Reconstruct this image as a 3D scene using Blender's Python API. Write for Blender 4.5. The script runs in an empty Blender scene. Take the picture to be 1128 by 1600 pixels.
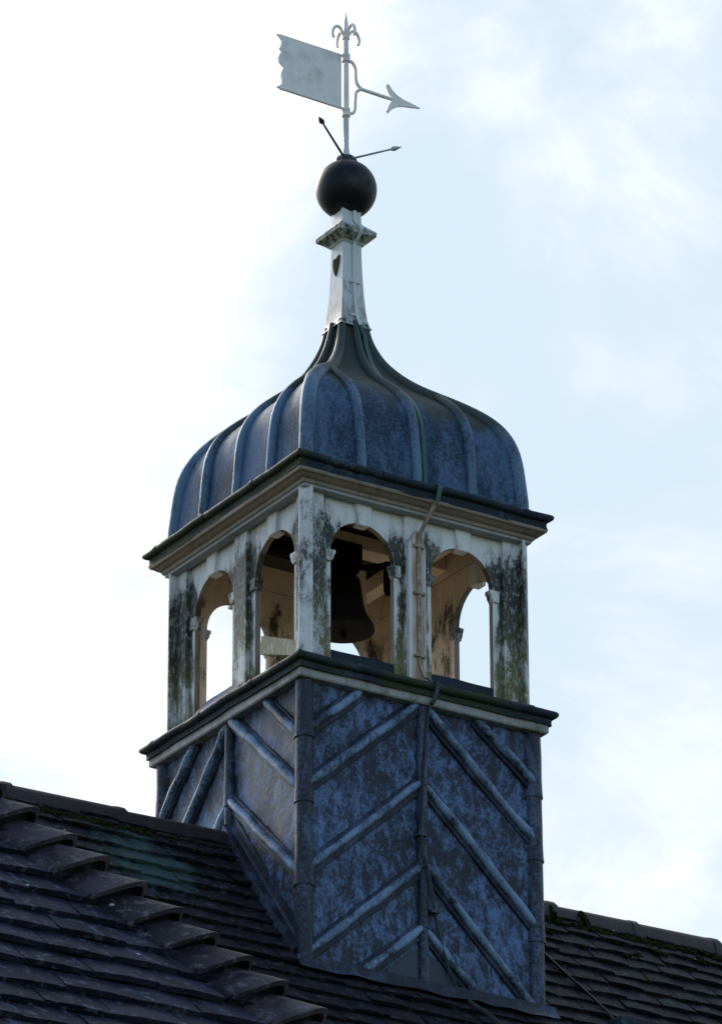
import bpy, bmesh, math, random
from mathutils import Vector, Matrix, noise
R = math.radians
random.seed(7)
scene = bpy.context.scene
col = scene.collection

# ---------------------------------------------------------------- camera
cam_d = bpy.data.cameras.new('camera')
cam = bpy.data.objects.new('camera', cam_d)
col.objects.link(cam)
yaw, pitch, roll = 0.5665, 0.4258, -0.0030
fw = Vector((math.sin(yaw)*math.cos(pitch), math.cos(yaw)*math.cos(pitch), math.sin(pitch)))
rt = Vector((math.cos(yaw), -math.sin(yaw), 0))
up = rt.cross(fw)
rt2 = rt*math.cos(roll) + up*math.sin(roll)
up2 = -rt*math.sin(roll) + up*math.cos(roll)
M = Matrix((rt2, up2, -fw)).transposed().to_4x4()
M.translation = Vector((-19.263, -30.4871, -14.577))
cam.matrix_world = M
cam_d.sensor_fit = 'VERTICAL'
cam_d.sensor_height = 36
cam_d.lens = 8137.7/1600*36
cam_d.clip_start = 0.5
cam_d.clip_end = 3000
scene.camera = cam

# ---------------------------------------------------------------- light
SUN_AZ, SUN_EL = R(2), R(33)          # azimuth from +y towards +x
sd = Vector((math.sin(SUN_AZ)*math.cos(SUN_EL), math.cos(SUN_AZ)*math.cos(SUN_EL), math.sin(SUN_EL)))
sun_d = bpy.data.lights.new('sun', 'SUN')
sun_d.energy = 1.5
sun_d.angle = R(10)
sun_d.color = (1, .90, .76)
sun = bpy.data.objects.new('sun', sun_d)
sun.rotation_euler = (-sd).to_track_quat('-Z', 'Y').to_euler()
col.objects.link(sun)

scene.view_settings.view_transform = 'Standard'
scene.view_settings.look = 'None'
scene.view_settings.exposure = 0.72
scene.view_settings.gamma = 1

class NT:
    """small helper over a node tree"""
    def __init__(s, nt):
        s.nt = nt
        nt.nodes.clear()
    def n(s, kind, ins=None, **props):
        nd = s.nt.nodes.new(kind)
        for k, v in props.items():
            setattr(nd, k, v)
        for k, v in (ins or {}).items():
            if isinstance(v, bpy.types.NodeSocket):
                s.nt.links.new(v, nd.inputs[k])
            else:
                nd.inputs[k].default_value = v
        return nd
    def math(s, op, a, b=0.0, c=None, clamp=False):
        ins = {0: a, 1: b}
        if c is not None: ins[2] = c
        return s.n('ShaderNodeMath', ins, operation=op, use_clamp=clamp).outputs[0]
    def step(s, v, lo, hi):
        nd = s.n('ShaderNodeMapRange', {'Value': v, 'From Min': lo, 'From Max': hi}, interpolation_type='SMOOTHSTEP')
        return nd.outputs[0]
    def mix(s, f, a, b, blend='MIX'):
        nd = s.n('ShaderNodeMix', data_type='RGBA', blend_type=blend)
        for i, v in ((0, f), (6, a), (7, b)):
            if isinstance(v, bpy.types.NodeSocket): s.nt.links.new(v, nd.inputs[i])
            else: nd.inputs[i].default_value = v if i == 0 else (*v, 1)
        return nd.outputs[2]
    def noise(s, vec, scale, detail=6, rough=.6, dist=0.0):
        return s.n('ShaderNodeTexNoise', {'Vector': vec, 'Scale': scale, 'Detail': detail, 'Roughness': rough, 'Distortion': dist}).outputs[0]
    def scl(s, vec, sc, loc=(0, 0, 0)):
        return s.n('ShaderNodeMapping', {'Vector': vec, 'Scale': sc, 'Location': loc}).outputs[0]

world = bpy.data.worlds.new('World')
scene.world = world
world.use_nodes = True
w = NT(world.node_tree)
sky = w.n('ShaderNodeTexSky', sky_type='NISHITA', sun_disc=False, sun_elevation=SUN_EL, sun_rotation=SUN_AZ,
          air_density=1.2, dust_density=1.0, ozone_density=2.2)
dirv = w.n('ShaderNodeTexCoord').outputs['Generated']
sep = w.n('ShaderNodeSeparateXYZ', {0: dirv})
def dot(v):
    return w.n('ShaderNodeVectorMath', {0: dirv, 1: tuple(v)}, operation='DOT_PRODUCT').outputs['Value']
n1 = w.noise(w.scl(dirv, (1, 1, 1.4), (2.3, .4, 1.15)), 11, 9, .60, .35)
n2 = w.noise(w.scl(dirv, (1, 1, 1.2), (.7, 1.4, .2)), 5.0, 3, .5)
side = w.step(dot(rt), -.045, .035)                      # clouds thicken towards the sun, at the left
front = w.step(dot(fw), .25, .8)                         # the sky behind the viewer is clear
high = w.step(dot(up2), .0, .085)
dens = w.math('ADD', n1, w.math('MULTIPLY', n2, .55))
dens = w.math('SUBTRACT', dens, w.math('MULTIPLY', side, .17))
dens = w.math('ADD', dens, w.math('MULTIPLY', high, .03))
def bank(d, r0, r1, k):                                  # a cloud bank round one direction of the sky
    return w.math('MULTIPLY', w.step(dot(d), math.cos(R(r0)), math.cos(R(r1))), k)
for d_, r0, r1, k in (((0.50867, 0.71587, 0.4783), 2.3, .4, .17), ((0.54754, 0.75952, 0.35118), 1.9, .3, .10), ((0.42039, 0.76156, 0.49326), 4.2, 1.2, .14)):
    dens = w.math('ADD', dens, bank(d_, r0, r1, k))
cloud = w.step(dens, .60, .88)
gl_dir = Vector((math.sin(R(-12))*math.cos(R(34)), math.cos(R(-12))*math.cos(R(34)), math.sin(R(34))))
glow = w.math('POWER', w.math('MAXIMUM', dot(gl_dir), 0.0), 36.0)      # thin cloud lit up round the sun
warm = w.mix(w.step(glow, 0, .6), (1, 1, 1), (1, .90, .76))
ccol = w.mix(cloud, (.73, .875, .985), warm)
bg_sky = w.n('ShaderNodeBackground', {'Color': sky.outputs[0], 'Strength': .12})
bg_cl = w.n('ShaderNodeBackground', {'Color': ccol, 'Strength': w.math('ADD', w.math('ADD', .585, w.math('MULTIPLY', cloud, .075)), w.math('MULTIPLY', glow, 7.0))})
mx = w.n('ShaderNodeMixShader', {0: w.math('MULTIPLY', front, .93), 1: bg_sky.outputs[0], 2: bg_cl.outputs[0]})
w.n('ShaderNodeOutputWorld', {0: mx.outputs[0]})

# ---------------------------------------------------------------- materials
def material(name):
    m = bpy.data.materials.new(name)
    m.use_nodes = True
    t = NT(m.node_tree)
    t.m = m
    t.pos = t.n('ShaderNodeNewGeometry').outputs['Position']
    t.z = t.n('ShaderNodeSeparateXYZ', {0: t.pos}).outputs[2]
    t.wear = t.n('ShaderNodeAttribute', attribute_name='wear').outputs['Fac']
    return t
def finish(t, colr, rough=.6, bump=None, strength=.3, dist=.01, metal=0.0, spec=.5):
    p = t.n('ShaderNodeBsdfPrincipled', {'Metallic': metal, 'Specular IOR Level': spec})
    for k, v in (('Base Color', colr), ('Roughness', rough)):
        if isinstance(v, bpy.types.NodeSocket): t.nt.links.new(v, p.inputs[k])
        else: p.inputs[k].default_value = (*v, 1) if k == 'Base Color' else v
    if bump is not None:
        b = t.n('ShaderNodeBump', {'Height': bump, 'Strength': strength, 'Distance': dist})
        t.nt.links.new(b.outputs[0], p.inputs['Normal'])
    t.n('ShaderNodeOutputMaterial', {0: p.outputs[0]})
    return t.m

def lead(name, dark, mid, pale, lo, hi, moss=0.0, scale=5.0, streak=(1, 1, .55), rough=.55, spec=.4):
    t = material(name)
    a = t.noise(t.scl(t.pos, streak), scale, 9, .68, .3)
    b = t.noise(t.pos, 1.7, 4, .6)
    c = t.noise(t.pos, 38, 5, .7)
    s = t.math('ADD', t.math('MULTIPLY', a, .75), t.math('MULTIPLY', b, .35))
    s = t.math('ADD', s, t.math('MULTIPLY', t.math('SUBTRACT', c, .5), .42))
    base = t.mix(t.step(c, .35, .7), dark, mid)
    colr = t.mix(t.step(s, lo, hi), base, pale)
    if moss:
        g = t.noise(t.scl(t.pos, (1, 1, .35), (3, 1, 5)), 4, 6, .65)
        g = t.math('ADD', g, t.math('MULTIPLY', t.wear, moss))
        colr = t.mix(t.math('MULTIPLY', t.step(g, .72, .95), .85), colr, (.035, .042, .018))
    ro = t.math('ADD', rough, t.math('MULTIPLY', t.math('SUBTRACT', a, .5), .35))
    bump = t.math('ADD', t.math('MULTIPLY', t.noise(t.pos, 4.5, 3, .5), 1.0), t.math('MULTIPLY', c, .12))
    return finish(t, colr, ro, bump, .5, .03, spec=spec)

M_lead_shaft = lead('weathered_lead', (.008, .008, .016), (.015, .020, .040), (.115, .20, .385), .47, .69, scale=12)
M_lead_corner = lead('corner_roll_lead', (.012, .012, .020), (.03, .034, .056), (.10, .14, .23), .50, .72, streak=(1, 1, .3))
M_lead_roll = lead('lead_roll_metal', (.016, .018, .030), (.042, .070, .115), (.20, .305, .46), .41, .66)
M_lead_welt = lead('shadow_toned_lead_welt', (.009, .009, .016), (.018, .019, .034), (.06, .085, .15), .52, .74)  # darker lead: paints in the shadow line under the rolls; flashings share it
M_lead_dome = lead('dome_lead', (.016, .033, .058), (.028, .060, .108), (.085, .15, .26), .44, .66, moss=.74, scale=3.2, streak=(1.3, 1.3, .35), rough=.74, spec=.3)
M_dome_roll = lead('dome_roll_lead', (.030, .055, .09), (.048, .088, .14), (.12, .21, .32), .42, .62, moss=.66, scale=3.2, streak=(1.3, 1.3, .35), rough=.6, spec=.4)
M_lead_trim = lead('cornice_lead', (.014, .020, .028), (.025, .037, .052), (.07, .095, .125), .56, .76, moss=.75, rough=.72, spec=.25)

def paint(name, white, buff=None):
    t = material(name)
    fine = t.noise(t.scl(t.pos, (1, 1, .8)), 52, 8, .78)
    st = t.noise(t.scl(t.pos, (1, 1, .22), (2, 7, 0)), 17, 8, .72, .2)
    big = t.noise(t.scl(t.pos, (1, 1, .7)), 5.0, 4, .6)
    m = t.math('ADD', t.math('ADD', t.math('MULTIPLY', st, .78), t.math('MULTIPLY', fine, .47)), t.math('MULTIPLY', t.wear, .56))
    m = t.math('ADD', m, t.math('MULTIPLY', t.math('SUBTRACT', big, .46), .85))
    soft = t.mix(t.step(m, .66, 1.0), white, tuple(c*.62 for c in white))
    g2 = t.mix(t.step(t.noise(t.pos, 6, 4, .6), .4, .62), (.022, .024, .018), (.05, .052, .028))
    green = t.mix(t.step(t.z, .2, .85), (.15, .135, .028), g2)
    flake = t.step(t.noise(t.scl(t.pos, (1, 1, .45), (5, 5, 5)), 34, 7, .75), .36, .50)
    k = t.math('MULTIPLY', t.step(m, .87, 1.01), t.math('ADD', .12, t.math('MULTIPLY', flake, .86)), clamp=True)
    colr = t.mix(k, soft, green)
    chips = t.step(t.noise(t.pos, 60, 3, .6), .68, .75)
    colr = t.mix(t.math('MULTIPLY', chips, t.step(t.wear, -.1, .4)), colr, (.06, .055, .04))
    bump = t.math('SUBTRACT', t.math('MULTIPLY', fine, .5), k)
    return finish(t, colr, .6, bump, .35, .008)
M_paint = paint('peeling_white_paint', (.80, .79, .78))
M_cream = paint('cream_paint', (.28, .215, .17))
M_buff = paint('buff_interior_paint', (.86, .70, .53))
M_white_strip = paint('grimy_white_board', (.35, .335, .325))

def plain(name, c, c2, scale=12, rough=.6, lo=.4, hi=.65, bump=.3, dist=.006, spec=.5, metal=0.0):
    t = material(name)
    a = t.noise(t.pos, scale, 8, .66, .2)
    return finish(t, t.mix(t.step(a, lo, hi), c, c2), rough, a, bump, dist, spec=spec, metal=metal)
M_floor = plain('pale_floor_boards', (.62, .52, .40), (.45, .36, .27), 6, .8)
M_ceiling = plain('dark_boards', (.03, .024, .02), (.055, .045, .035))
M_ball = plain('black_ball_paint', (.006, .006, .009), (.075, .058, .05), 6, .5, .52, .82, .2, spec=.3)
M_ball_collar = plain('dark_lead_collar', (.02, .022, .018), (.05, .05, .04), 20)
M_vane = plain('pale_vane_metal', (.92, .87, .81), (.52, .48, .44), 5.5, .5, .45, .8)
M_rod = plain('rod_paint', (.70, .71, .72), (.45, .46, .47), 14, .45, .5, .75)
M_arm = plain('dark_arm_iron', (.02, .022, .022), (.06, .06, .06), 20, .5)
M_bell = plain('dark_bronze', (.003, .0028, .0026), (.010, .008, .006), 14, .7, .4, .8, spec=.15)
M_headstock = plain('old_dark_oak', (.004, .0035, .003), (.010, .008, .006), 18, .9, spec=.1)
M_copper = plain('green_copper', (.010, .075, .066), (.022, .12, .10), 16, .5, .35, .7)
M_rust = plain('rust_stained_strip', (.24, .15, .09), (.46, .38, .30), 12, .6)
M_darkstrip = plain('dark_strip', (.02, .028, .04), (.05, .065, .085), 14, .5)
M_cable = plain('black_cable', (.008, .008, .009), (.015, .015, .016), 10, .5)
M_moss = plain('moss', (.010, .014, .004), (.035, .042, .012), 22, .95, .35, .7, .8, .02, spec=.1)
M_patch = plain('new_dark_lead', (.014, .020, .038), (.022, .030, .054), 3, .45)

def spire_paint():
    t = material('spire_paint')
    a = t.noise(t.scl(t.pos, (1, 1, .4)), 24, 8, .7)
    b = t.noise(t.pos, 55, 3, .6)
    m = t.math('ADD', a, t.math('MULTIPLY', t.wear, .45))
    colr = t.mix(t.step(m, .55, .8), (.66, .67, .67), (.36, .35, .31))
    colr = t.mix(t.step(m, .80, .90), colr, (.035, .038, .022))
    colr = t.mix(t.step(b, .69, .73), colr, (.07, .065, .055))
    return finish(t, colr, .55, a, .3, .006)
M_spire = spire_paint()

def casing_mat():
    t = material('stained_casing')
    x = t.n('ShaderNodeSeparateXYZ', {0: t.pos}).outputs[0]
    a = t.noise(t.scl(t.pos, (3, 1, .25)), 11, 8, .65)
    fine = t.noise(t.pos, 30, 7, .7)
    d = t.math('ABSOLUTE', t.math('SUBTRACT', x, .008))
    m = t.math('ADD', t.math('SUBTRACT', .10, d), t.math('MULTIPLY', t.math('SUBTRACT', a, .5), .16))
    colr = t.mix(t.step(m, .02, .085), (.70, .69, .68), (.33, .21, .12))
    colr = t.mix(t.step(fine, .66, .76), colr, (.09, .08, .06))
    return finish(t, colr, .6, fine, .3, .006)
M_casing = casing_mat()

def tiles(name, a1, a2, lich, algae=None):
    t = material(name)
    n = t.noise(t.pos, 7, 7, .68)
    f = t.noise(t.pos, 45, 5, .7)
    colr = t.mix(t.wear, a1, a2)
    colr = t.mix(t.step(n, .42, .72), colr, tuple(c*.55 for c in a1))
    l = t.noise(t.scl(t.pos, (1, 1, 1), (4, 2, 1)), 16, 6, .7)
    colr = t.mix(t.math('MULTIPLY', t.step(l, .54, .64), .8), colr, lich)
    sp_ = t.noise(t.pos, 9.5, 2, .4)
    colr = t.mix(t.step(sp_, .785, .80), colr, (.55, .56, .58))
    if algae:
        # a pale green algae bloom on the slates left of the turret
        vd = t.n('ShaderNodeVectorMath', {0: t.pos, 1: (-1.95, -.45, -1.6)}, operation='DISTANCE').outputs['Value']
        g = t.math('ADD', t.math('MULTIPLY', vd, -1.45), t.math('ADD', t.math('MULTIPLY', n, 1.5), t.math('MULTIPLY', l, .7)))
        colr = t.mix(t.math('MULTIPLY', t.step(g, .40, .85), .7), colr, algae)
    bump = t.math('ADD', t.math('MULTIPLY', f, .5), n)
    return finish(t, colr, .66, bump, .6, .014, spec=.18)
M_tile_main = tiles('old_roof_tile', (.007, .007, .011), (.021, .016, .022), (.055, .062, .075), (.055, .105, .10))
M_tile_front = tiles('front_roof_tile', (.011, .012, .024), (.034, .031, .056), (.11, .125, .165))
M_ridge = plain('ridge_tile_clay', (.014, .008, .008), (.034, .018, .015), 9, .6)
M_bonnet = tiles('bonnet_tile_clay', (.026, .020, .028), (.075, .058, .070), (.135, .125, .14))

def brick_mat():
    t = material('red_brick')
    b = t.n('ShaderNodeTexBrick', {'Vector': t.scl(t.pos, (1, 1, 1)), 'Color1': (.22, .075, .05, 1), 'Color2': (.30, .11, .07, 1),
                                   'Mortar': (.32, .29, .25, 1), 'Scale': 2.2, 'Mortar Size': .02})
    n = t.noise(t.pos, 6, 6)
    return finish(t, t.mix(t.math('MULTIPLY', n, .5), b.outputs[0], (.08, .06, .05)), .85, n, .3)
M_brick = brick_mat()
M_ground = plain('grass_ground', (.035, .05, .018), (.06, .075, .03), 1.2, .9)

# ---------------------------------------------------------------- mesh helpers
def wob(p, amp, sc=3.0, seed=0.0):
    return Vector(p) + noise.noise_vector(Vector(p)*sc + Vector((seed, seed*1.7, -seed)))*amp

class MB:
    def __init__(s):
        s.v, s.f, s.mi = [], [], []
    def vert(s, p):
        s.v.append(Vector(p)); return len(s.v)-1
    def face(s, idx, mi=0):
        s.f.append(tuple(idx)); s.mi.append(mi)
    def quad(s, a, b, c, d, mi=0):
        i = [s.vert(p) for p in (a, b, c, d)]; s.face(i, mi)
    def box(s, lo, hi, T=None, mi=0, nz=1):
        T = T or (lambda p: p)
        rings = []
        for k in range(nz+1):
            z = lo[2] + (hi[2]-lo[2])*k/nz
            rings.append([s.vert(T(p)) for p in ((lo[0], lo[1], z), (hi[0], lo[1], z), (hi[0], hi[1], z), (lo[0], hi[1], z))])
        for a, b in zip(rings, rings[1:]):
            for i in range(4):
                s.face((a[i], a[(i+1) % 4], b[(i+1) % 4], b[i]), mi)
        s.face(rings[0][::-1], mi); s.face(rings[-1], mi)
    def prism(s, poly, z0, z1, T=None, nz=1, mi=None, cap=True):
        """poly = list of (x, y); mi = material per side"""
        T = T or (lambda p: p)
        rings = []
        for k in range(nz+1):
            z = z0 + (z1-z0)*k/nz
            rings.append([s.vert(T((x, y, z))) for x, y in poly])
        n = len(poly)
        for a, b in zip(rings, rings[1:]):
            for i in range(n):
                s.face((a[i], a[(i+1) % n], b[(i+1) % n], b[i]), mi[i] if mi else 0)
        if cap:
            s.face(rings[0][::-1]); s.face(rings[-1])
    def tube(s, pts, rad, seg=10, cap=True, squash=None, mi=0):
        pts = [Vector(p) for p in pts]
        if not hasattr(rad, '__len__'): rad = [rad]*len(pts)
        t0 = (pts[1]-pts[0]).normalized()
        nrm = t0.orthogonal().normalized()
        if squash is not None:
            nrm = (Vector(squash[0]) - t0*Vector(squash[0]).dot(t0)).normalized()
        rings = []
        for i, p in enumerate(pts):
            a = pts[max(i-1, 0)]; b = pts[min(i+1, len(pts)-1)]
            t = (b-a).normalized()
            nrm = (nrm - t*nrm.dot(t)).normalized()
            bn = t.cross(nrm)
            k = squash[1] if squash else 1
            ring = [s.vert(p + nrm*(math.cos(2*math.pi*j/seg)*rad[i]*k) + bn*(math.sin(2*math.pi*j/seg)*rad[i])) for j in range(seg)]
            rings.append(ring)
        for a, b in zip(rings, rings[1:]):
            for j in range(seg):
                s.face((a[j], a[(j+1) % seg], b[(j+1) % seg], b[j]), mi)
        if cap:
            s.face(rings[0][::-1], mi); s.face(rings[-1], mi)
    def lathe(s, prof, seg=32, c=(0, 0), mi=0):
        rings = []
        for r, z in prof:
            rings.append([s.vert((c[0]+r*math.cos(2*math.pi*j/seg), c[1]+r*math.sin(2*math.pi*j/seg), z)) for j in range(seg)])
        for a, b in zip(rings, rings[1:]):
            for j in range(seg):
                s.face((a[j], a[(j+1) % seg], b[(j+1) % seg], b[j]), mi)
        s.face(rings[0][::-1], mi); s.face(rings[-1], mi)
    def sweep(s, prof, n=24, amp=0.0, sc=3.0, sides=(0, 1, 2, 3), mi=None):
        """profile of (half width, z) carried round the square plan"""
        for k in sides:
            T = SIDE[k]
            grid = [[s.vert(wob(T(((2*i/n-1)*h, h, z)), amp, sc)) for i in range(n+1)] for h, z in prof]
            for j, (a, b) in enumerate(zip(grid, grid[1:])):
                for i in range(n):
                    s.face((a[i], b[i], b[i+1], a[i+1]), mi[j] if mi else 0)
    def build(s, name, mats, parent=None, wear=None, smooth=35, bevel=0.0, merge=True, flip=True):
        org = parent_loc(parent) if parent else Vector()
        me = bpy.data.meshes.new(name)
        me.from_pydata([v - org for v in s.v], [], s.f)
        for m in (mats if isinstance(mats, (list, tuple)) else [mats]):
            me.materials.append(m)
        me.polygons.foreach_set('material_index', s.mi)
        bm = bmesh.new(); bm.from_mesh(me)
        if merge: bmesh.ops.remove_doubles(bm, verts=bm.verts, dist=.0004)
        if flip: bmesh.ops.recalc_face_normals(bm, faces=bm.faces)
        bm.to_mesh(me); bm.free()
        at = me.attributes.new('wear', 'FLOAT', 'POINT')
        if callable(wear): vals = [wear(v.co + org) for v in me.vertices]
        elif isinstance(wear, list): vals = wear
        else: vals = [wear or 0.0]*len(me.vertices)
        at.data.foreach_set('value', vals)
        me.polygons.foreach_set('use_smooth', [True]*len(me.polygons))
        me.set_sharp_from_angle(angle=R(smooth))
        o = bpy.data.objects.new(name, me)
        col.objects.link(o)
        if parent: o.parent = parent
        if bevel:
            b = o.modifiers.new('bevel', 'BEVEL'); b.width = bevel; b.segments = 2; b.limit_method = 'ANGLE'; b.angle_limit = R(40)
            b.harden_normals = False
        return o

def parent_loc(p):
    l = Vector()
    while p is not None:
        l = l + p.location; p = p.parent
    return l
def tag(o, label=None, cat=None, group=None, kind=None):
    if label: o['label'] = label
    if cat: o['category'] = cat
    if group: o['group'] = group
    if kind: o['kind'] = kind
    return o
def thing(name, loc, label, cat, group=None):
    o = bpy.data.objects.new(name, None)
    o.empty_display_size = .2
    o.location = loc
    col.objects.link(o)
    return tag(o, label, cat, group)

# local (s along the wall, o outward, z) -> world, for the four walls of the square plan
def side(k):
    def T(p):
        s_, o_, z_ = p
        return Vector(((s_, -o_, z_), (-o_, -s_, z_), (-s_, o_, z_), (o_, s_, z_))[k])
    return T
SIDE = [side(k) for k in range(4)]      # 0 front, 1 left, 2 back, 3 right

def lerp(a, b, t): return a + (b-a)*t
def path(pts, n):
    """resample a polyline smoothly"""
    P = [Vector(p) for p in pts]
    out = []
    for i in range(len(P)-1):
        p0, p1, p2, p3 = P[max(i-1, 0)], P[i], P[i+1], P[min(i+2, len(P)-1)]
        for j in range(n):
            t = j/n
            out.append(.5*((2*p1) + (p2-p0)*t + (2*p0-5*p1+4*p2-p3)*t*t + (3*p1-p0-3*p2+p3)*t**3))
    out.append(P[-1])
    return out

# ================================================================ the ground and the two buildings
g = MB(); g.quad((-1500, -1500, -16.2), (1500, -1500, -16.2), (1500, 1500, -16.2), (-1500, 1500, -16.2))
tag(g.build('ground', M_ground), kind='structure')

def tile_slope(mb, wear, origin, xd, dd, n_course, x_range, gauge=.165, width=.31, thick=.030, lift=.036, seed=1, sag=.012):
    """courses of single plain tiles; origin lies on the top edge, dd points down the slope"""
    rnd = random.Random(seed)
    xd, dd = Vector(xd).normalized(), Vector(dd).normalized()
    nn = xd.cross(dd)
    if nn.z < 0: nn = -nn
    for c in range(n_course):
        x0, x1 = x_range(c*gauge)
        x = x0 - (width*.5 if c % 2 else 0) - rnd.random()*.03
        ph = rnd.random()*9
        while x < x1:
            wd = min(width*(1+rnd.uniform(-.03, .03)), x1-x+.001)
            g0 = rnd.uniform(-.012, .014) + (.035 if rnd.random() < .02 else 0); tw = rnd.uniform(-.011, .011)
            li = lift + rnd.uniform(-.006, .010)
            if rnd.random() < .05: li += .012
            r = rnd.random()
            def P(u, v, h):
                p = Vector(origin) + xd*u + dd*v
                return p + nn*(h + sag*noise.noise(Vector((u*.7, v*.9, seed*3.1))))
            a, b = c*gauge - .03, (c+1)*gauge + .02 + g0
            u0, u1 = x+.0015, x+wd-.0015
            t = [P(u0, a, 0.0), P(u1, a, 0.0), P(u1, b+tw, li), P(u0, b-tw, li)]
            camb = .006
            um = (u0+u1)/2
            tm0, tm1 = P(um, a, camb), P(um, b, li+camb)
            lo = [p - nn*thick for p in (t[0], t[1], t[2], t[3])]
            lom = tm1 - nn*thick
            i = [mb.vert(p) for p in (t[0], tm0, t[1], t[2], tm1, t[3], lo[0], lo[1], lo[2], lom, lo[3])]
            wear += [r]*11
            mb.face((i[0], i[1], i[4], i[5])); mb.face((i[1], i[2], i[3], i[4]))
            mb.face((i[5], i[4], i[9], i[10])); mb.face((i[4], i[3], i[8], i[9]))
            mb.face((i[2], i[7], i[8], i[3])); mb.face((i[0], i[5], i[10], i[6]))
            x += wd

_ico = bmesh.new(); bmesh.ops.create_icosphere(_ico, subdivisions=2, radius=1)
ICO_V = [v.co.copy() for v in _ico.verts]; ICO_F = [tuple(v.index for v in f.verts) for f in _ico.faces]; _ico.free()
def cushion(mb, c, r, rnd):
    b = len(mb.v); sd_ = rnd.random()*50
    sx, sy, sz = r*rnd.uniform(.8, 1.3), r*rnd.uniform(.8, 1.3), r*rnd.uniform(.55, .85)
    for v in ICO_V:
        k = 1 + .45*noise.noise(v*2.4 + Vector((sd_, 0, 0)))
        mb.v.append(Vector(c) + Vector((v.x*sx*k, v.y*sy*k, v.z*sz*k)))
    for f in ICO_F: mb.face([b+i for i in f])

# ---- main building under the turret
TP, ZR = 1.25, -1.079
EY = 2.7
main = thing('long_building', (0, 0, -16.2), 'long building with dark tiled ridge roof carrying the bell turret', 'building')
dd = Vector((0, -1, -TP)).normalized()
mb, wr = MB(), []
tile_slope(mb, wr, (0, 0, ZR), (1, 0, 0), dd, int(EY*math.hypot(1, TP)/.165), lambda v: (-11, 13), seed=3)
roof = mb.build('roof', M_tile_main, main, wear=wr, merge=False, flip=False)
mb = MB()
ez = ZR - TP*EY
mb.quad((-11.2, 0, ZR-.03), (13.2, 0, ZR-.03), (13.2, -EY, ez-.03), (-11.2, -EY, ez-.03))
mb.quad((-11.2, 0, ZR-.03), (13.2, 0, ZR-.03), (13.2, EY, ez-.03), (-11.2, EY, ez-.03))
mb.build('roof_deck', M_tile_main, roof, wear=.3)
mb = MB()
mb.box((-11, -EY+.25, -16.2), (13, EY-.25, ez+.25))
for x in (-11, 13):
    mb.face([mb.vert(p) for p in ((x, -EY+.25, ez+.25), (x, EY-.25, ez+.25), (x, 0, ZR-.05))])
mb.build('wall', M_brick, main)
# ridge tiles either side of the turret
rnd = random.Random(5)
def ridge_tile(x0, x1, i):
    mb = MB()
    n = 6
    prof = []
    for a in range(9):
        th = R(-38 + a*(180+76)/8) if False else R(180 - a*180/8)
        prof.append((math.cos(th), math.sin(th)))
    rings = []
    dz = rnd.uniform(-.012, .012)
    for k, (x, sc) in enumerate(((x0, .93), (x0+.5*(x1-x0), .97), (x1-.07, 1.0), (x1-.068, 1.035), (x1, 1.035))):
        ring = []
        for c, s_ in prof:
            y = c*.15*sc; z = ZR - .125 + s_*.17*sc - abs(c)*.02 + dz + (.004*noise.noise(Vector((x*3, c*2, i))))
            if abs(c) > .9: y = c*.165*sc; z = ZR - .155+dz
            ring.append(mb.vert((x, y, z)))
        rings.append(ring)
    for a, b in zip(rings, rings[1:]):
        for j in range(8): mb.face((a[j], a[j+1], b[j+1], b[j]))
    for e in (rings[0], rings[-1]):
        mb.face(e)
    return mb.build('ridge_tile', M_ridge, roof, wear=rnd.random())
x = -1.0; i = 0
while x > -5.6:
    ridge_tile(x-.98, x, i); x -= .93; i += 1
x = 1.0
while x < 6:
    ridge_tile(x-.04, x+.80, i); x += .76; i += 1
# moss along the ridge and scattered on the courses
mb = MB(); rnd = random.Random(11)
def roof_pt(x, v): return Vector((x, 0, ZR)) + dd*v + Vector((0, -.78, .62))*.03
for x0, x1, cnt in ((-3.1, -1.75, 420), (-1.75, -1.1, 25), (1.02, 1.5, 60), (1.5, 2.2, 90), (2.1, 2.75, 200), (2.75, 3.6, 120)):
    for _ in range(cnt):
        cushion(mb, roof_pt(rnd.uniform(x0, x1), .235+rnd.gauss(0, .024)), rnd.uniform(.006, .020), rnd)
for xc in (1.73, 2.02):                                    # joints of the ridge tiles
    for _ in range(60):
        v = rnd.uniform(.06, .25)
        cushion(mb, roof_pt(xc+.12*v+rnd.gauss(0, .012), v)+Vector((0, -.035*(1-v*3.5), .03*(1-v*3.5))), rnd.uniform(.006, .018), rnd)
for _ in range(60):
    xx = rnd.choice((rnd.uniform(-3, -1.1), rnd.uniform(1.1, 3.4)))
    cushion(mb, roof_pt(xx, .165*rnd.randint(1, 6)+.03+rnd.gauss(0, .01)), rnd.uniform(.008, .022), rnd)
for xc, v in ((2.55, .33), (2.62, .36), (2.35, .5), (3.05, .36), (1.55, .4)):
    for _ in range(14):
        cushion(mb, roof_pt(xc+rnd.gauss(0, .03), v+rnd.gauss(0, .02)), rnd.uniform(.009, .022), rnd)
tag(mb.build('moss', M_moss, main, merge=False), kind='stuff')

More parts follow.
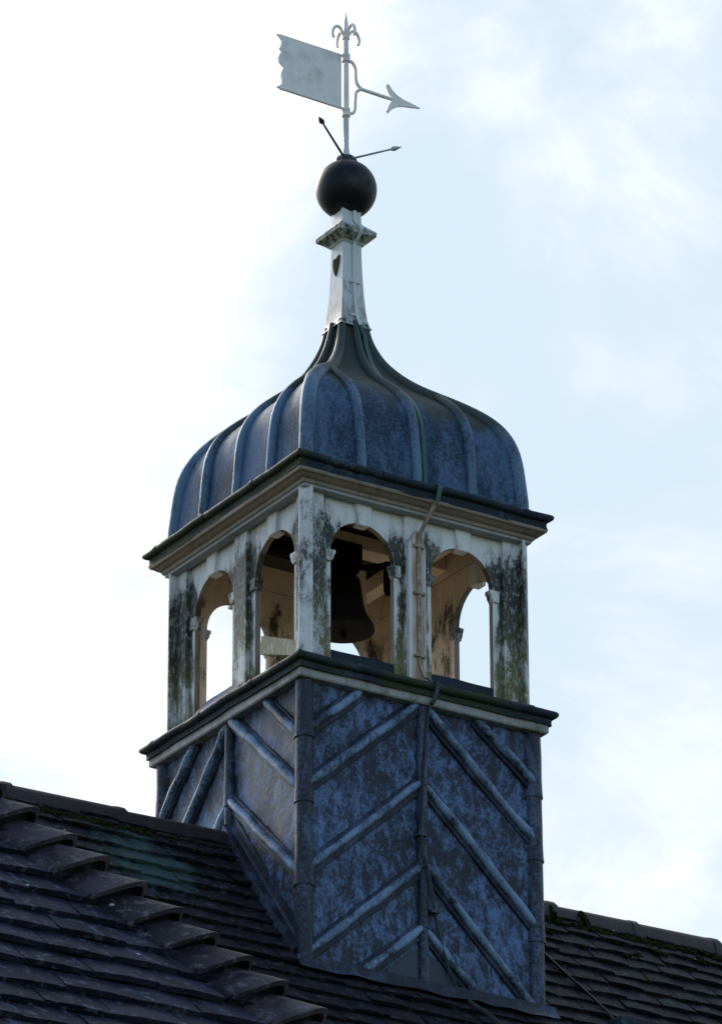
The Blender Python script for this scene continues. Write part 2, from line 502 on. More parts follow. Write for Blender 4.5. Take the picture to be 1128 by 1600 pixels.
# ---- foreground wing with its bonnet-tiled hip
TP2 = 1.12
HP = Vector((-8.6547, -10.7011, -5.9754))                  # a point on the hip line
hd = Vector((1, -1, -TP2))
apex = HP - hd*1.2
SP = 5.0                                                    # half span
wing = thing('hipped_wing', (apex.x, apex.y, -16.2), 'nearer tiled roof with stepped hip tiles running down its right edge', 'building')
dn = Vector((0, -1, -TP2)).normalized()
cosp = 1/math.hypot(1, TP2)
GA = .178
nc = int(SP/cosp/GA)
mb, wr = MB(), []
tile_slope(mb, wr, apex, (1, 0, 0), dn, nc, lambda v: (-7.5, v*cosp + .06), seed=21, lift=.040, sag=.022, gauge=GA, width=.34)
wroof = mb.build('roof', M_tile_front, wing, wear=wr, merge=False, flip=False)
mb, wr = MB(), []
tile_slope(mb, wr, apex, (0, -1, 0), Vector((1, 0, -TP2)), nc, lambda v: (-v*cosp-.06, v*cosp+.04), seed=22, lift=.036, gauge=GA, width=.34)
mb.build('hip_slope', M_tile_front, wing, wear=wr, merge=False, flip=False)
mb = MB()
ez2 = apex.z - TP2*SP
A = apex - Vector((0, 0, .04)); L = A + Vector((-9, 0, 0))
fr = Vector((apex.x+SP, apex.y-SP, ez2-.04)); br = Vector((apex.x+SP, apex.y+SP, ez2-.04))
fl = Vector((apex.x-9, apex.y-SP, ez2-.04)); bl = Vector((apex.x-9, apex.y+SP, ez2-.04))
mb.quad(L, A, fr, fl); mb.quad(L, A, br, bl)
mb.face([mb.vert(p) for p in (A, fr, br)])
mb.build('roof_deck', M_tile_front, wroof, wear=.3)
mb = MB()
mb.box((apex.x-9, apex.y-SP+.3, -16.2), (apex.x+SP-.3, apex.y+SP-.3, ez2+.1))
mb.build('wall', M_brick, wing)
# the bonnet tiles
rnd = random.Random(31)
hn = Vector((TP2, -TP2, 2)).normalized()                    # up, square to the hip
hx = Vector((1, 1, 0)).normalized()                         # across the hip
hdn = hd.normalized()
hstep = GA*cosp*hd.length
sl = math.atan(TP2/math.sqrt(2)*0.98)
def bonnet(k):
    mb = MB()
    base = apex + hdn*(k*hstep)
    ln = hstep*1.75
    jit = rnd.uniform(-.012, .012); rot = rnd.uniform(-.02, .02)
    rows = []
    for t, wd, hh in ((0, .11, .015), (.35, .15, .062), (.7, .19, .108), (1.0, .222, .148)):
        row = []
        for a in range(11):
            q = a/5-1
            y = wd*q
            # saddle that follows both slopes with a rounded crown
            drop = abs(q)**1.6*wd*.92
            row.append(base + hdn*(t*ln - abs(q)**2*.06*t + jit) + hx*(y + rot*t) + hn*(hh + .01 - drop*1.0))
        rows.append(row)
    th = .032
    top = [[mb.vert(p) for p in r] for r in rows]
    bot = [[mb.vert(p - hn*th - hdn*.0) for p in r] for r in rows]
    for A_, B_ in zip(top, top[1:]):
        for j in range(10): mb.face((A_[j], A_[j+1], B_[j+1], B_[j]))
    for A_, B_ in zip(bot, bot[1:]):
        for j in range(10): mb.face((A_[j], B_[j], B_[j+1], A_[j+1]))
    for j in range(10):
        mb.face((top[-1][j], top[-1][j+1], bot[-1][j+1], bot[-1][j]))
        mb.face((top[0][j+1], top[0][j], bot[0][j], bot[0][j+1]))
    for A_, B_ in zip(range(3), range(1, 4)):
        mb.face((top[A_][0], top[B_][0], bot[B_][0], bot[A_][0])); mb.face((top[B_][10], top[A_][10], bot[A_][10], bot[B_][10]))
    # mortar bed closing the mouth
    c = [rows[-1][j] - hn*th*.8 - hdn*.03 for j in range(11)]
    low = [base + hdn*(ln-.05) + hx*(.215*(j/5-1)) - hn*(.21*abs(j/5-1)*.80 + .03) for j in range(11)]
    for j in range(10):
        mb.quad(c[j], c[j+1], low[j+1], low[j], 1)
    # two nail holes' lichen dots
    return mb.build('bonnet_tile', [M_bonnet, M_tile_main], wroof, wear=rnd.random(), smooth=40)
for k in range(1, 33): bonnet(k)
mb = MB(); rnd = random.Random(41)
for k in range(3, 30):
    for _ in range(rnd.randint(0, 4)):
        p = apex + hdn*((k+1.55)*hstep) - hx*(.2+rnd.gauss(0, .015)) - hn*.13
        cushion(mb, p + hdn*rnd.gauss(0, .02), rnd.uniform(.008, .022), rnd)
tag(mb.build('moss', M_moss, wing, merge=False), kind='stuff')

# ---- lead-topped dormer at the right
dx, dy, dzz = 1.603, -1.173, -2.289
dorm = thing('dormer', (dx+.7, dy+.2, dzz-.6), 'dark flat-topped dormer cheek just showing at the lower right edge', 'dormer')
mb = MB(); mb.box((dx+.03, dy+.03, dzz-1.3), (dx+1.5, dy+1.0, dzz-.05)); mb.build('cheek', M_patch, dorm)
mb = MB(); mb.box((dx, dy, dzz-.09), (dx+1.53, dy+1.0, dzz)); mb.build('flat_top', M_lead_trim, dorm, bevel=.012)

# ================================================================ the bell turret
cup = thing('bell_turret', (0, 0, -2.4), 'square louvreless bell turret with lead cladding, white arches and ogee lead dome', 'bell turret')
cup['label'] = 'square bell turret with lead chevron base, white arches and ogee lead dome'

# --- lead clad shaft
mb = MB()
zs = [(1.0 , -.14 - (2.73)*j/30) for j in range(31)]
mb.sweep(zs, n=24, amp=.012, sc=2.2)
shaft = mb.build('lead_shaft', M_lead_shaft, cup, smooth=50)

def half_roll(T, a, b, r=.032, n=14, seed=0, welt=True, mat=None, ends=True):
    """a lead roll lying on the wall, with the flat welt beside it"""
    def tuck(p, q):                    # run the end in under the upright roll beside it
        t_ = (.985 if p[0] > 0 else -.985) if abs(p[0]) > .85 else (0.0 if abs(p[0]) < .12 else None)
        if t_ is None: return p
        return (t_, p[1] + (q[1]-p[1])/(q[0]-p[0])*(t_-p[0]))
    a, b = tuck(a, b), tuck(b, a)
    mb = MB()
    A_, B_ = Vector((a[0], 1.0, a[1])), Vector((b[0], 1.0, b[1]))
    d = (B_-A_).normalized()
    pts, rad = [], []
    for i in range(n+1):
        t = i/n
        p = A_ + (B_-A_)*t + Vector((0, .026, 0))
        k = 1 + .26*noise.noise(Vector((t*6, seed, 1)))
        if ends and (i == 0 or i == n): k *= .55
        pts.append(wob(T(p), .013, 5, seed)); rad.append(r*k)
    if ends:
        e = .02
        pts = [pts[0]-(pts[1]-pts[0]).normalized()*e] + pts + [pts[-1]+(pts[-1]-pts[-2]).normalized()*e]
        rad = [r*.2] + rad + [r*.2]
    mb.tube(pts, rad, 10)
    o = mb.build('lead_roll', mat or M_lead_roll, shaft, smooth=60)
    if welt:
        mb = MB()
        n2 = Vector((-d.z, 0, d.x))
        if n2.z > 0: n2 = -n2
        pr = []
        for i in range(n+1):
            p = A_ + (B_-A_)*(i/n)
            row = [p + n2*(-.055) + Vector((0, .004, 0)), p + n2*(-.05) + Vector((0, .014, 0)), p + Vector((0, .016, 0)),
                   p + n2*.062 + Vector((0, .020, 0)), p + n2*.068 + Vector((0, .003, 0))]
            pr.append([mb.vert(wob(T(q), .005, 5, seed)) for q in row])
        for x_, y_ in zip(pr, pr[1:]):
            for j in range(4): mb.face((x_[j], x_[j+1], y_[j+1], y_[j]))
        mb.build('welt', M_lead_welt, shaft, smooth=60)  # real lap, its dark tone standing in for the roll's shadow
    return o

FRONT = [((-.93, -.51), (-.53, -.17)), ((-.91, -.92), (-.05, -.17)), ((-.94, -1.585), (-.045, -.80)), ((-.955, -2.235), (-.05, -1.445)), ((-.60, -2.37), (-.03, -1.90)),
         ((.47, -.17), (.93, -.537)), ((.06, -.215), (.93, -.985)), ((.05, -.81), (.935, -1.645)), ((.06, -1.449), (.935, -2.30)), ((.02, -1.907), (.54, -2.39))]
LEFT = [((.51, -.17), (.946, -.575)), ((.09, -.21), (.95, -.975)), ((.07, -.833), (.94, -1.615)),
        ((-.493, -.16), (-.93, -.59)), ((-.04, -.2), (-.93, -1.11)), ((-.03, -.833), (-.93, -1.76))]
for i, (a, b) in enumerate(FRONT): half_roll(SIDE[0], a, b, seed=i*1.3)
for i, (a, b) in enumerate(LEFT): half_roll(SIDE[1], a, b, r=.036, seed=20+i*1.3)
# upright rolls up the middle of each seen face, in lapped lengths
def upright(T, s0, segs, r=.03, corner=False):
    for i, (z0, z1) in enumerate(segs):
        mb = MB(); pts, rad = [], []
        n = 10
        for j in range(n+1):
            t = j/n
            z = z0 + (z1-z0)*t
            p = Vector((s0 + .012*noise.noise(Vector((z*2, s0, 3))), 1.0+(.0 if corner else .012), z))
            if corner: p = Vector((s0-.012*(1 if s0 > 0 else -1), 1.0-.012, z))
            k = 1 + .16*t**4 + .07*noise.noise(Vector((z*4, s0*3, 1)))
            pts.append(T(p)); rad.append(r*k)
        mb.tube(pts, rad, 14)
        mb.build('lead_roll', M_lead_corner, shaft, smooth=60)
upright(SIDE[0], 0.0, ((-.16, -.79), (-.80, -1.43), (-1.44, -1.89), (-1.90, -2.6)), r=.04)
upright(SIDE[1], 0.0, ((-.16, -.83), (-.84, -1.5)), r=.042)
for T, s0 in ((SIDE[0], -1.0), (SIDE[0], 1.0), (SIDE[1], -1.0), (SIDE[2], -1.0)):
    sh = .0 if s0 < 0 else -.06
    upright(T, s0, ((-.15, -.62+sh), (-.61+sh, -1.12+sh), (-1.10+sh, -1.75+sh), (-1.74+sh, -2.6)), r=.066, corner=True)
# plain dark repair panel at the foot
mb = MB()
T = SIDE[0]
mb.face([mb.vert(T((s_, 1.012, z_))) for s_, z_ in ((-.36, -2.45), (-.30, -2.24), (-.02, -2.02), (.18, -2.16), (.30, -2.47))])
mb.build('repair_sheet', M_patch, shaft)
# lead apron over the tiles at the foot of the front wall
mb = MB(); n = 40
rows = []
for z_off, vv in ((.03, 0), (.0, .02), (-.01, .075), (-.03, .10)):
    row = []
    for i in range(n+1):
        s_ = -1.1 + 2.2*i/n
        base = Vector((s_, -1.03, ZR - TP*1.03)) + Vector((0, -.78, .62))*.06
        p = base + dd*(vv + (.03*noise.noise(Vector((s_*4, 0, 0))) if vv > .05 else 0)) + Vector((0, 0, z_off if vv == 0 else 0)) + Vector((0, -.78, .62))*(.006*noise.noise(Vector((s_*7, vv*9, 2))) - (.05 if vv > .15 else 0))
        row.append(mb.vert(p))
    rows.append(row)
for a, b in zip(rows, rows[1:]):
    for i in range(n): mb.face((a[i], a[i+1], b[i+1], b[i]))
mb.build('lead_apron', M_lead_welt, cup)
# stepped soaker up the left wall
mb = MB()
prof = []
for i in range(25):
    y = -1.02 + 1.0*i/24
    zt = ZR + TP*y
    k = .007*noise.noise(Vector((y*4, 0, 7)))
    prof.append([mb.vert((-1.010, y, zt+.24+k)), mb.vert((-1.014, y, zt+.15)), mb.vert((-1.03-k, y, zt+.125)), mb.vert((-1.085+k, y, zt+.12)), mb.vert((-1.10+k, y, zt+.02))])
for a, b in zip(prof, prof[1:]):
    for j in range(4): mb.face((a[j], a[j+1], b[j+1], b[j]))
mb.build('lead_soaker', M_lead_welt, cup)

# --- cornices
def circ(h, z, r, a0, a1, n):
    return [(h + r*math.cos(R(lerp(a0, a1, i/n))), z + r*math.sin(R(lerp(a0, a1, i/n)))) for i in range(n+1)]
def cornice(name, z, top, lead_wear, drop=.126):
    """z = top of the edge roll"""
    mb = MB()
    prof = top + circ(1.100, z-.031, .031, 150, -85, 11) + [(1.092, z-.066), (1.090, z-.10), (1.096, z-drop), (1.086, z-drop)]
    mb.sweep(prof, n=56, amp=.012, sc=3.4)
    for k in range(4):                                    # laps in the edge roll
        for s_ in (-.97, -.28, .45) if k else (-.6, .2, .9):
            c_ = [wob(SIDE[k]((s_+q, 1.100, z-.031)), .012, 3.4) for q in (-.022, -.020, .020, .022)]
            mb.tube(c_, [.030, .0365, .0365, .030], 12)
    return mb.build(name, M_lead_trim, cup, wear=lead_wear, smooth=45)
low = cornice('lower_cornice', 0.0, [(.80, .12), (.862, .17), (.875, .182), (.888, .165), (.90, .085), (.95, .055), (1.075, -.004)], lambda p: .35+.5*max(0, 1-abs(p.x-.1)*1.4) if p.y < -1 else .3, .112)
mb = MB(); mb.sweep([(1.078, -.098), (1.078, -.165), (1.070, -.176), (.99, -.178), (.99, -.11)], n=16, amp=.003)
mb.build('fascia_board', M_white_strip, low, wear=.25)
mb = MB(); mb.sweep([(.80, .13), (.4, .12), (.0, .12)], n=8)
mb.build('belfry_floor', M_floor, cup, wear=.2)
upc = cornice('upper_cornice', 1.597, [(.93, 1.625), (1.0, 1.60), (1.076, 1.588)], lambda p: .55 if p.x < -1.05 else .15)
mb = MB(); mb.sweep([(1.095, 1.476), (1.095, 1.466), (1.088, 1.452), (1.072, 1.447), (1.062, 1.440), (1.052, 1.428), (1.038, 1.422), (1.028, 1.418), (1.02, 1.400), (1.02, 1.396)], n=16, amp=.002)
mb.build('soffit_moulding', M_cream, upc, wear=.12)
mb = MB(); mb.sweep([(1.02, 1.398), (1.006, 1.392), (1.003, 1.372), (.93, 1.370), (.93, 1.42)], n=16, amp=.002)
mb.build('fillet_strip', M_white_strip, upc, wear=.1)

# --- posts
def wear_post(amount, clean=None):
    def f(p):
        band = math.exp(-(abs(p.z-.80)/.46)**3)*.74 + max(0, .42-p.z)*1.5
        return band*amount
    return f
PO, PI, PT = .94, .79, .855
def corner_post(k, amount):
    # polygon in (s, o) seen at the left end of wall k
    c, w_ = 1.005, .06
    T = SIDE[k]
    mb = MB()
    pil = [(-PO, PO), (-PI, PO), (-PI, PT), (-PT, PT), (-PT, PI), (-PO, PI)]
    mb.prism(pil, -.0, 1.40, T=lambda p: T(p), nz=28, mi=[0, 0, 1, 1, 0, 0])
    colp = [(-c+w_, c), (-.925, c), (-.925, .925), (-c, .925), (-c, c-w_)]
    mb.prism(colp, .02, 1.41, T=lambda p: T(p), nz=28, mi=[2]*5)
    def f(p):
        v = wear_post(amount)(p)
        q = max(abs(p.x), abs(p.y))
        if q > .98: v *= .55 if k == 0 else .9
        return v
    return mb.build('corner_post', [M_paint, M_buff, M_paint], cup, wear=f, bevel=.005)
corner_post(0, 1.0)      # near
corner_post(1, 1.25)     # far left
corner_post(2, .8)       # behind
corner_post(3, 1.15)     # right
def mid_post(k, amount):
    T = SIDE[k]; mb = MB()
    mb.prism([(-.085, PO), (.085, PO), (.085, PT), (-.085, PT)], .0, 1.40, T=T, nz=28, mi=[0, 0, 1, 0])
    return mb.build('mid_post', [M_paint, M_buff], cup, wear=wear_post(amount), bevel=.005)
mid_post(0, .95); mid_post(1, 1.35); mid_post(2, .6); mid_post(3, .6)

# --- arched bays
SC, RAD, ZSPR = .4375, .275, .955
def arch_panel(k, sc, amount):
    T = SIDE[k]; mb = MB()
    of, ob = .905, .858
    zt, zb = 1.40, .06
    s0, s1 = sc-.355, sc+.355
    n = 28
    def pair(s_, z_): return mb.vert(T((s_, of, z_))), mb.vert(T((s_, ob, z_)))
    # jambs in rings
    for sgn in (-1, 1):
        sa, sb = (s0, sc-RAD) if sgn < 0 else (sc+RAD, s1)
        m = 22
        rows = []
        for j in range(m+1):
            z_ = lerp(zb, ZSPR, j/m)
            rows.append((pair(sa, z_), pair(sb, z_)))
        for (a, b), (c, d) in zip(rows, rows[1:]):
            mb.face((a[0], b[0], d[0], c[0]), 0); mb.face((b[1], a[1], c[1], d[1]), 1)
            if sgn < 0: mb.face((b[0], b[1], d[1], d[0]), 2)
            else: mb.face((a[1], a[0], c[0], c[1]), 2)
        rows = []
        for j in range(7):
            z_ = lerp(ZSPR, zt, j/6)
            rows.append((pair(sa, z_), pair(sb, z_)))
        for (a, b), (c, d) in zip(rows, rows[1:]):
            mb.face((a[0], b[0], d[0], c[0]), 0); mb.face((b[1], a[1], c[1], d[1]), 1)
    cols = []
    for i in range(n+1):
        th = math.pi*(1-i/n)
        s_, z_ = sc+RAD*math.cos(th), ZSPR+RAD*math.sin(th)
        cols.append([pair(s_, lerp(z_, zt, j/5)) for j in range(6)])
    for a, b in zip(cols, cols[1:]):
        for j in range(5):
            mb.face((a[j][0], b[j][0], b[j+1][0], a[j+1][0]), 0); mb.face((b[j][1], a[j][1], a[j+1][1], b[j+1][1]), 1)
        mb.face((a[0][0], a[0][1], b[0][1], b[0][0]), 2)
    inv = {0: lambda p: p.x, 1: lambda p: -p.y, 2: lambda p: -p.x, 3: lambda p: p.y}[k]
    def f(p):
        s_ = inv(p)
        e = min(1, max(0, abs(s_-sc)-.12)/.22)
        ej = 1 if abs(s_-sc) > RAD+.04 else .25
        v = math.exp(-((p.z-1.02)/.25)**2)*1.2*e + max(0, .45-p.z)*1.6
        if p.z < ZSPR-.02: v = max(v, .85)*ej + max(0, .45-p.z)*1.0
        return v*amount
    o = mb.build('arch_panel', [M_paint, M_buff, M_cream], cup, wear=f, smooth=30)
    # keystone
    kb = MB()
    poly = [(-.072, 1.395), (.072, 1.395), (.048, 1.205), (-.048, 1.205)]
    r0 = [[kb.vert(T((sc+a, o_, b))) for a, b in poly] for o_ in (PO-.004, .852)]
    for i in range(4): kb.face((r0[0][i], r0[0][(i+1) % 4], r0[1][(i+1) % 4], r0[1][i]))
    kb.face(r0[0]); kb.face(r0[1][::-1])
    kb.build('keystone', M_paint, o, wear=.05, bevel=.004)
    # imposts
    for sgn in (-1, 1):
        ib = MB()
        pf = [(-.05, .955), (.034, .955), (.034, .925), (.022, .918), (.020, .895), (.006, .875), (.002, .862), (-.05, .862)]
        r1 = [[ib.vert(T((sc + sgn*(RAD - a), o_, b))) for a, b in pf] for o_ in (.924, .853)]
        m = len(pf)
        for i in range(m): ib.face((r1[0][i], r1[0][(i+1) % m], r1[1][(i+1) % m], r1[1][i]))
        ib.face(r1[0]); ib.face(r1[1][::-1])
        ib.build('impost', M_paint, o, wear=.5, bevel=.004)
for k, am in ((0, 1.0), (1, .95), (2, .5), (3, .5)):
    for sc in (-SC, SC): arch_panel(k, sc, am)

# --- inside: plates, beams, ceiling
mb = MB(); mb.sweep([(.853, 1.22), (.853, 1.42)], n=4)
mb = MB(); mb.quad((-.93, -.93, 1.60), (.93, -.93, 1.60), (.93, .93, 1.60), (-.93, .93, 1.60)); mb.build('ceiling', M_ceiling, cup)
mb = MB(); mb.sweep([(.852, 1.40), (.852, 1.60)], n=4); mb.build('wall_plate', M_buff, cup)
for y in (-.08, ):
    mb = MB(); mb.box((-.85, y, 1.46), (.85, y+.17, 1.575)); mb.build('bell_beam', M_buff, cup, bevel=.006)
mb = MB(); mb.box((.52, -.85, 1.42), (.64, .85, 1.54)); mb.build('bell_beam', M_buff, cup, bevel=.006)
for s0, e0 in (((.28, .30, 0), 0),):
    mb = MB(); mb.box((.24, .26, .95), (.34, .36, 1.47)); mb.build('bell_frame_post', M_buff, cup, bevel=.006)

# --- loose slanting board in the near left bay
mb = MB()
T = SIDE[1]
q = [(.27, .30), (.30, .44), (.80, .225), (.80, .10)]
r0 = [[mb.vert(T((s_, o_, z_))) for s_, z_ in q] for o_ in (.935, .908)]
for i in range(4): mb.face((r0[0][i], r0[0][(i+1) % 4], r0[1][(i+1) % 4], r0[1][i]))
mb.face(r0[0]); mb.face(r0[1][::-1])
mb.build('slipped_board', M_paint, cup, wear=.8, bevel=.004)
# lifted lead sheet edges on the left slope
for (sa, sb) in ((-.62, .02),):
    mb = MB(); n = 14; rows = []
    for i in range(n+1):
        s_ = lerp(sa, sb, i/n)
        k = .008*noise.noise(Vector((s_*9, 4, 1)))
        rows.append([mb.vert(SIDE[1](p)) for p in ((s_, .99, .045+k), (s_, .985, .085+k), (s_, .945, .15+k), (s_, .875, .235+k), (s_, .86, .16))])
    for a, b in zip(rows, rows[1:]):
        for j in range(4): mb.face((a[j], a[j+1], b[j+1], b[j]))
    mb.build('lead_flap', M_lead_shaft, cup)

# --- dome
HP_ = [(1.60, .965), (1.70, .965), (1.80, .958), (1.90, .950), (2.03, .938), (2.16, .915), (2.27, .875), (2.37, .815), (2.46, .735), (2.54, .645), (2.62, .545),
       (2.70, .445), (2.78, .360), (2.87, .285), (2.98, .215), (3.10, .165), (3.22, .132), (3.34, .112), (3.42, .105)]
def hz(z):
    for (z0, h0), (z1, h1) in zip(HP_, HP_[1:]):
        if z <= z1: return lerp(h0, h1, (z-z0)/(z1-z0))
    return HP_[-1][1]
_pp = path([(h, 0, z) for z, h in HP_], 3)
DPROF = [(p.x, p.z) for p in _pp]
def dome_h(z):
    for (h0, z0), (h1, z1) in zip(DPROF, DPROF[1:]):
        if z <= z1: return lerp(h0, h1, (z-z0)/max(1e-6, z1-z0))
    return DPROF[-1][0]
def dome_wear(p):
    m = max(0, min(1, (p.z-2.15)/.5))
    return m*.8 + (.25 if p.y < -.3 and p.x > .2 else 0)
mb = MB(); mb.sweep([(h, z) for h, z in DPROF if z < 3.37], n=32, amp=.008, sc=2.5)
dome = mb.build('dome', M_lead_dome, cup, wear=dome_wear, smooth=60)
for k in range(4):
    T = SIDE[k]
    for s0 in (-.49, 0.0, .49):
        pts, rad = [], []
        for h, z in DPROF:
            if h < abs(s0)+.015 or z > 3.36: break
            p = T((s0 + .008*noise.noise(Vector((z*3, s0, k))), h+.012, z))
            pts.append(p); rad.append(.040 if z < 2.8 else lerp(.040, .027, min(1, (z-2.8)/.5)))
        mb = MB(); mb.tube(pts, rad, 12); mb.build('lead_roll', M_dome_roll, dome, wear=dome_wear, smooth=60)
    pts, rad = [], []
    for h, z in DPROF:
        if z > 3.37: break
        pts.append(T((-(h-.012), h-.012, z)))
        rad.append(lerp(.058, .034, max(0, min(1, (z-2.6)/.6))))
    mb = MB(); mb.tube(pts, rad, 14); mb.build('hip_roll', M_dome_roll, dome, wear=dome_wear, smooth=60)
# collar where the hip sheets lap
mb = MB()

# --- spire post, cap and ball
mb = MB()
sp = [(.142, 3.30), (.128, 3.335), (.118, 3.38), (.107, 3.48), (.098, 3.62), (.090, 3.78), (.086, 3.92), (.084, 4.06)]
mb.sweep(sp, n=6, amp=.002, sc=9)
spire = mb.build('spire_post', M_spire, cup, wear=lambda p: max(0, .62-(p.z-3.3)*1.2) , smooth=25)
mb = MB()
mb.sweep([(.08, 4.035), (.098, 4.04), (.112, 4.055), (.150, 4.085), (.170, 4.10), (.174, 4.135), (.168, 4.145), (.100, 4.21), (.088, 4.225), (.084, 4.235), (.084, 4.40), (.0, 4.40)], n=6, amp=.004, sc=9)
mb.build('cap', M_spire, spire, wear=lambda p: .75 if 4.05 < p.z < 4.16 else .05, smooth=25)
mb = MB()
prof = [(.241*math.cos(R(a)), 4.545+.241*math.sin(R(a))) for a in range(-90, 91, 6)]
prof[0] = (.004, prof[0][1]); prof[-1] = (.004, prof[-1][1])
mb.lathe(prof, 48); ball = mb.build('ball_finial', M_ball, cup)
mb = MB(); mb.lathe([(.085, 4.76), (.092, 4.768), (.088, 4.80), (.072, 4.828), (.035, 4.838)], 8)
mb.build('ball_collar', M_ball_collar, ball, smooth=20)

mb = MB()
T = SIDE[1]
q = [(-.055, 3.93), (-.01, 3.925), (.03, 3.945), (.05, 3.93), (.045, 3.87), (.015, 3.80), (-.005, 3.765), (-.03, 3.81), (-.05, 3.87)]
f0 = [mb.vert(T((a, .101-.0125*(z_-3.765)/.17, z_))) for a, z_ in q]; f1 = [mb.vert(T((a*1.05, .080, z_))) for a, z_ in q]
mb.face(f0); mb.face(f1[::-1])
for i in range(len(q)): mb.face((f0[i], f0[(i+1) % len(q)], f1[(i+1) % len(q)], f1[i]))
mb.build('rotten_patch', M_moss, spire)

# ================================================================ weather vane
vane = thing('weather_vane', (0, 0, 4.84), 'pale banner weather vane with arrow and fleur-de-lis on top of the black ball', 'weather vane')
vd = Vector((1, .03, 0)).normalized(); vn = Vector((-.03, 1, 0)).normalized()
def V(s_, z_, o_=0): return vd*s_ + vn*o_ + Vector((0, 0, z_))
mb = MB(); mb.lathe([(.034, 4.82), (.030, 4.86), (.022, 4.93), (.022, 5.20), (.026, 5.205), (.026, 5.24)], 14); mb.build('rod', M_rod, vane, smooth=40)
mb = MB(); mb.lathe([(.024, 5.25), (.022, 5.70), (.020, 5.93), (.02, 5.935)], 14); mb.build('spindle', M_vane, vane, smooth=40)
for z in (5.235, 5.725):
    mb = MB(); mb.lathe([(.026, z-.04), (.034, z-.036), (.034, z-.006), (.030, z), (.034, z+.006), (.034, z+.03), (.026, z+.035)], 16); mb.build('collar', M_vane, vane)
# banner
left_edge = []
for zz, ss in ((5.735, -.655), (5.715, -.625), (5.69, -.612), (5.655, -.615), (5.62, -.63), (5.60, -.615), (5.585, -.612), (5.56, -.632), (5.53, -.640), (5.495, -.632), (5.47, -.608),
               (5.455, -.585), (5.44, -.600), (5.41, -.612), (5.37, -.612), (5.33, -.605), (5.305, -.61), (5.28, -.63), (5.262, -.655)):
    left_edge.append((ss, zz))
outline = left_edge + [(-.045, 5.262), (-.045, 5.735)]
mb = MB()
m = len(left_edge)
for o_ in (-.007, .007):
    a = [mb.vert(V(s_, z_, o_)) for s_, z_ in left_edge]
    b = [mb.vert(V(-.048, z_, o_)) for s_, z_ in left_edge]
    for i in range(m-1): mb.face((a[i], a[i+1], b[i+1], b[i]))
for i in range(m-1):
    (s0, z0), (s1, z1) = left_edge[i], left_edge[i+1]
    mb.quad(V(s0, z0, -.007), V(s0, z0, .007), V(s1, z1, .007), V(s1, z1, -.007))
mb.quad(V(-.655, 5.735, -.007), V(-.048, 5.735, -.007), V(-.048, 5.735, .007), V(-.655, 5.735, .007))
mb.quad(V(-.655, 5.262, -.007), V(-.048, 5.262, -.007), V(-.048, 5.262, .007), V(-.655, 5.262, .007))
mb.quad(V(-.048, 5.735, -.007), V(-.048, 5.735, .007), V(-.048, 5.262, .007), V(-.048, 5.262, -.007))
banner = mb.build('banner', M_vane, vane, smooth=30)
for z, mm in ((5.735, M_vane), (5.262, M_arm)):
    mb = MB(); mb.tube([V(-.63, z, -.0), V(-.3, z), V(.0, z)], .009 if mm is M_vane else .012, 8); mb.build('banner_rail', M_vane, banner)
# arrow
mb = MB()
mb.tube(path([V(.0, 5.71), V(.055, 5.705), (V(.088, 5.66)), V(.092, 5.58), V(.105, 5.525), V(.145, 5.49)], 4), .0135, 8)
mb.tube(path([V(.0, 5.235), V(.05, 5.24), V(.082, 5.28), V(.088, 5.38), V(.10, 5.45), V(.145, 5.488)], 4), .0135, 8)
mb.build('arrow_bracket', M_vane, vane, smooth=60)
mb = MB(); mb.tube([V(.125, 5.489), V(.45, 5.487)], .0145, 8); mb.build('arrow_shaft', M_vane, vane, smooth=60)
up_c = [(.71, 5.487), (.64, 5.502), (.55, 5.516), (.49, 5.535), (.44, 5.57), (.40, 5.618)]
in_u = [(.385, 5.60), (.40, 5.555), (.42, 5.52), (.44, 5.50)]
ol = up_c + in_u + [(.425, 5.487)] + [(s_, 2*5.487-z_-.02*(.71-s_)) for s_, z_ in (up_c + in_u)[::-1]][:-1]
bmh = MB()
f0 = [bmh.vert(V(s_, z_, -.007)) for s_, z_ in ol]; f1 = [bmh.vert(V(s_, z_, .007)) for s_, z_ in ol]
bmh.face(f0); bmh.face(f1[::-1])
for i in range(len(ol)): bmh.face((f0[i], f0[(i+1) % len(ol)], f1[(i+1) % len(ol)], f1[i]))
bmh.build('arrow_head', M_vane, vane, smooth=20)
# fleur-de-lis
mb = MB(); mb.lathe([(.020, 5.93), (.023, 5.97), (.019, 6.03), (.010, 6.09), (.002, 6.14)], 10); fl_ = mb.build('fleur_spike', M_vane, vane)
for a in range(4):
    d = (vd if a % 2 == 0 else vn)*(1 if a < 2 else -1)
    P_ = lambda r_, z_: d*r_ + Vector((0, 0, z_))
    pts = path([P_(.012, 5.905), P_(.030, 5.945), P_(.060, 5.985), P_(.095, 5.985), P_(.122, 5.945), P_(.126, 5.90), P_(.112, 5.875)], 4)
    mb = MB(); mb.tube(pts, [.009+.004*math.sin(math.pi*i/(len(pts)-1)) for i in range(len(pts))], 8); mb.build('fleur_leaf', M_vane, fl_, smooth=60)
mb = MB(); mb.lathe([(.02, 5.885), (.03, 5.895), (.03, 5.915), (.02, 5.925)], 12); mb.build('fleur_band', M_vane, fl_)
# compass arms
def arm(tip, mat):
    b = Vector((tip[0], tip[1], 0)).normalized()*.06 + Vector((0, 0, 4.815)); tpv = Vector(tip)
    d = (tpv-b).normalized()
    mb = MB()
    mb.tube([b, tpv-d*.10, tpv-d*.095, tpv-d*.07, tpv-d*.05, tpv], [.011, .009, .012, .024, .020, .002], 8, squash=((0, 0, 1), .8))
    mb.build('compass_arm', mat, vane, smooth=40)
arm((-.488, -.377, 4.88), M_arm); arm((.27, -.385, 4.83), M_rod); arm((.488, .377, 4.80), M_arm)

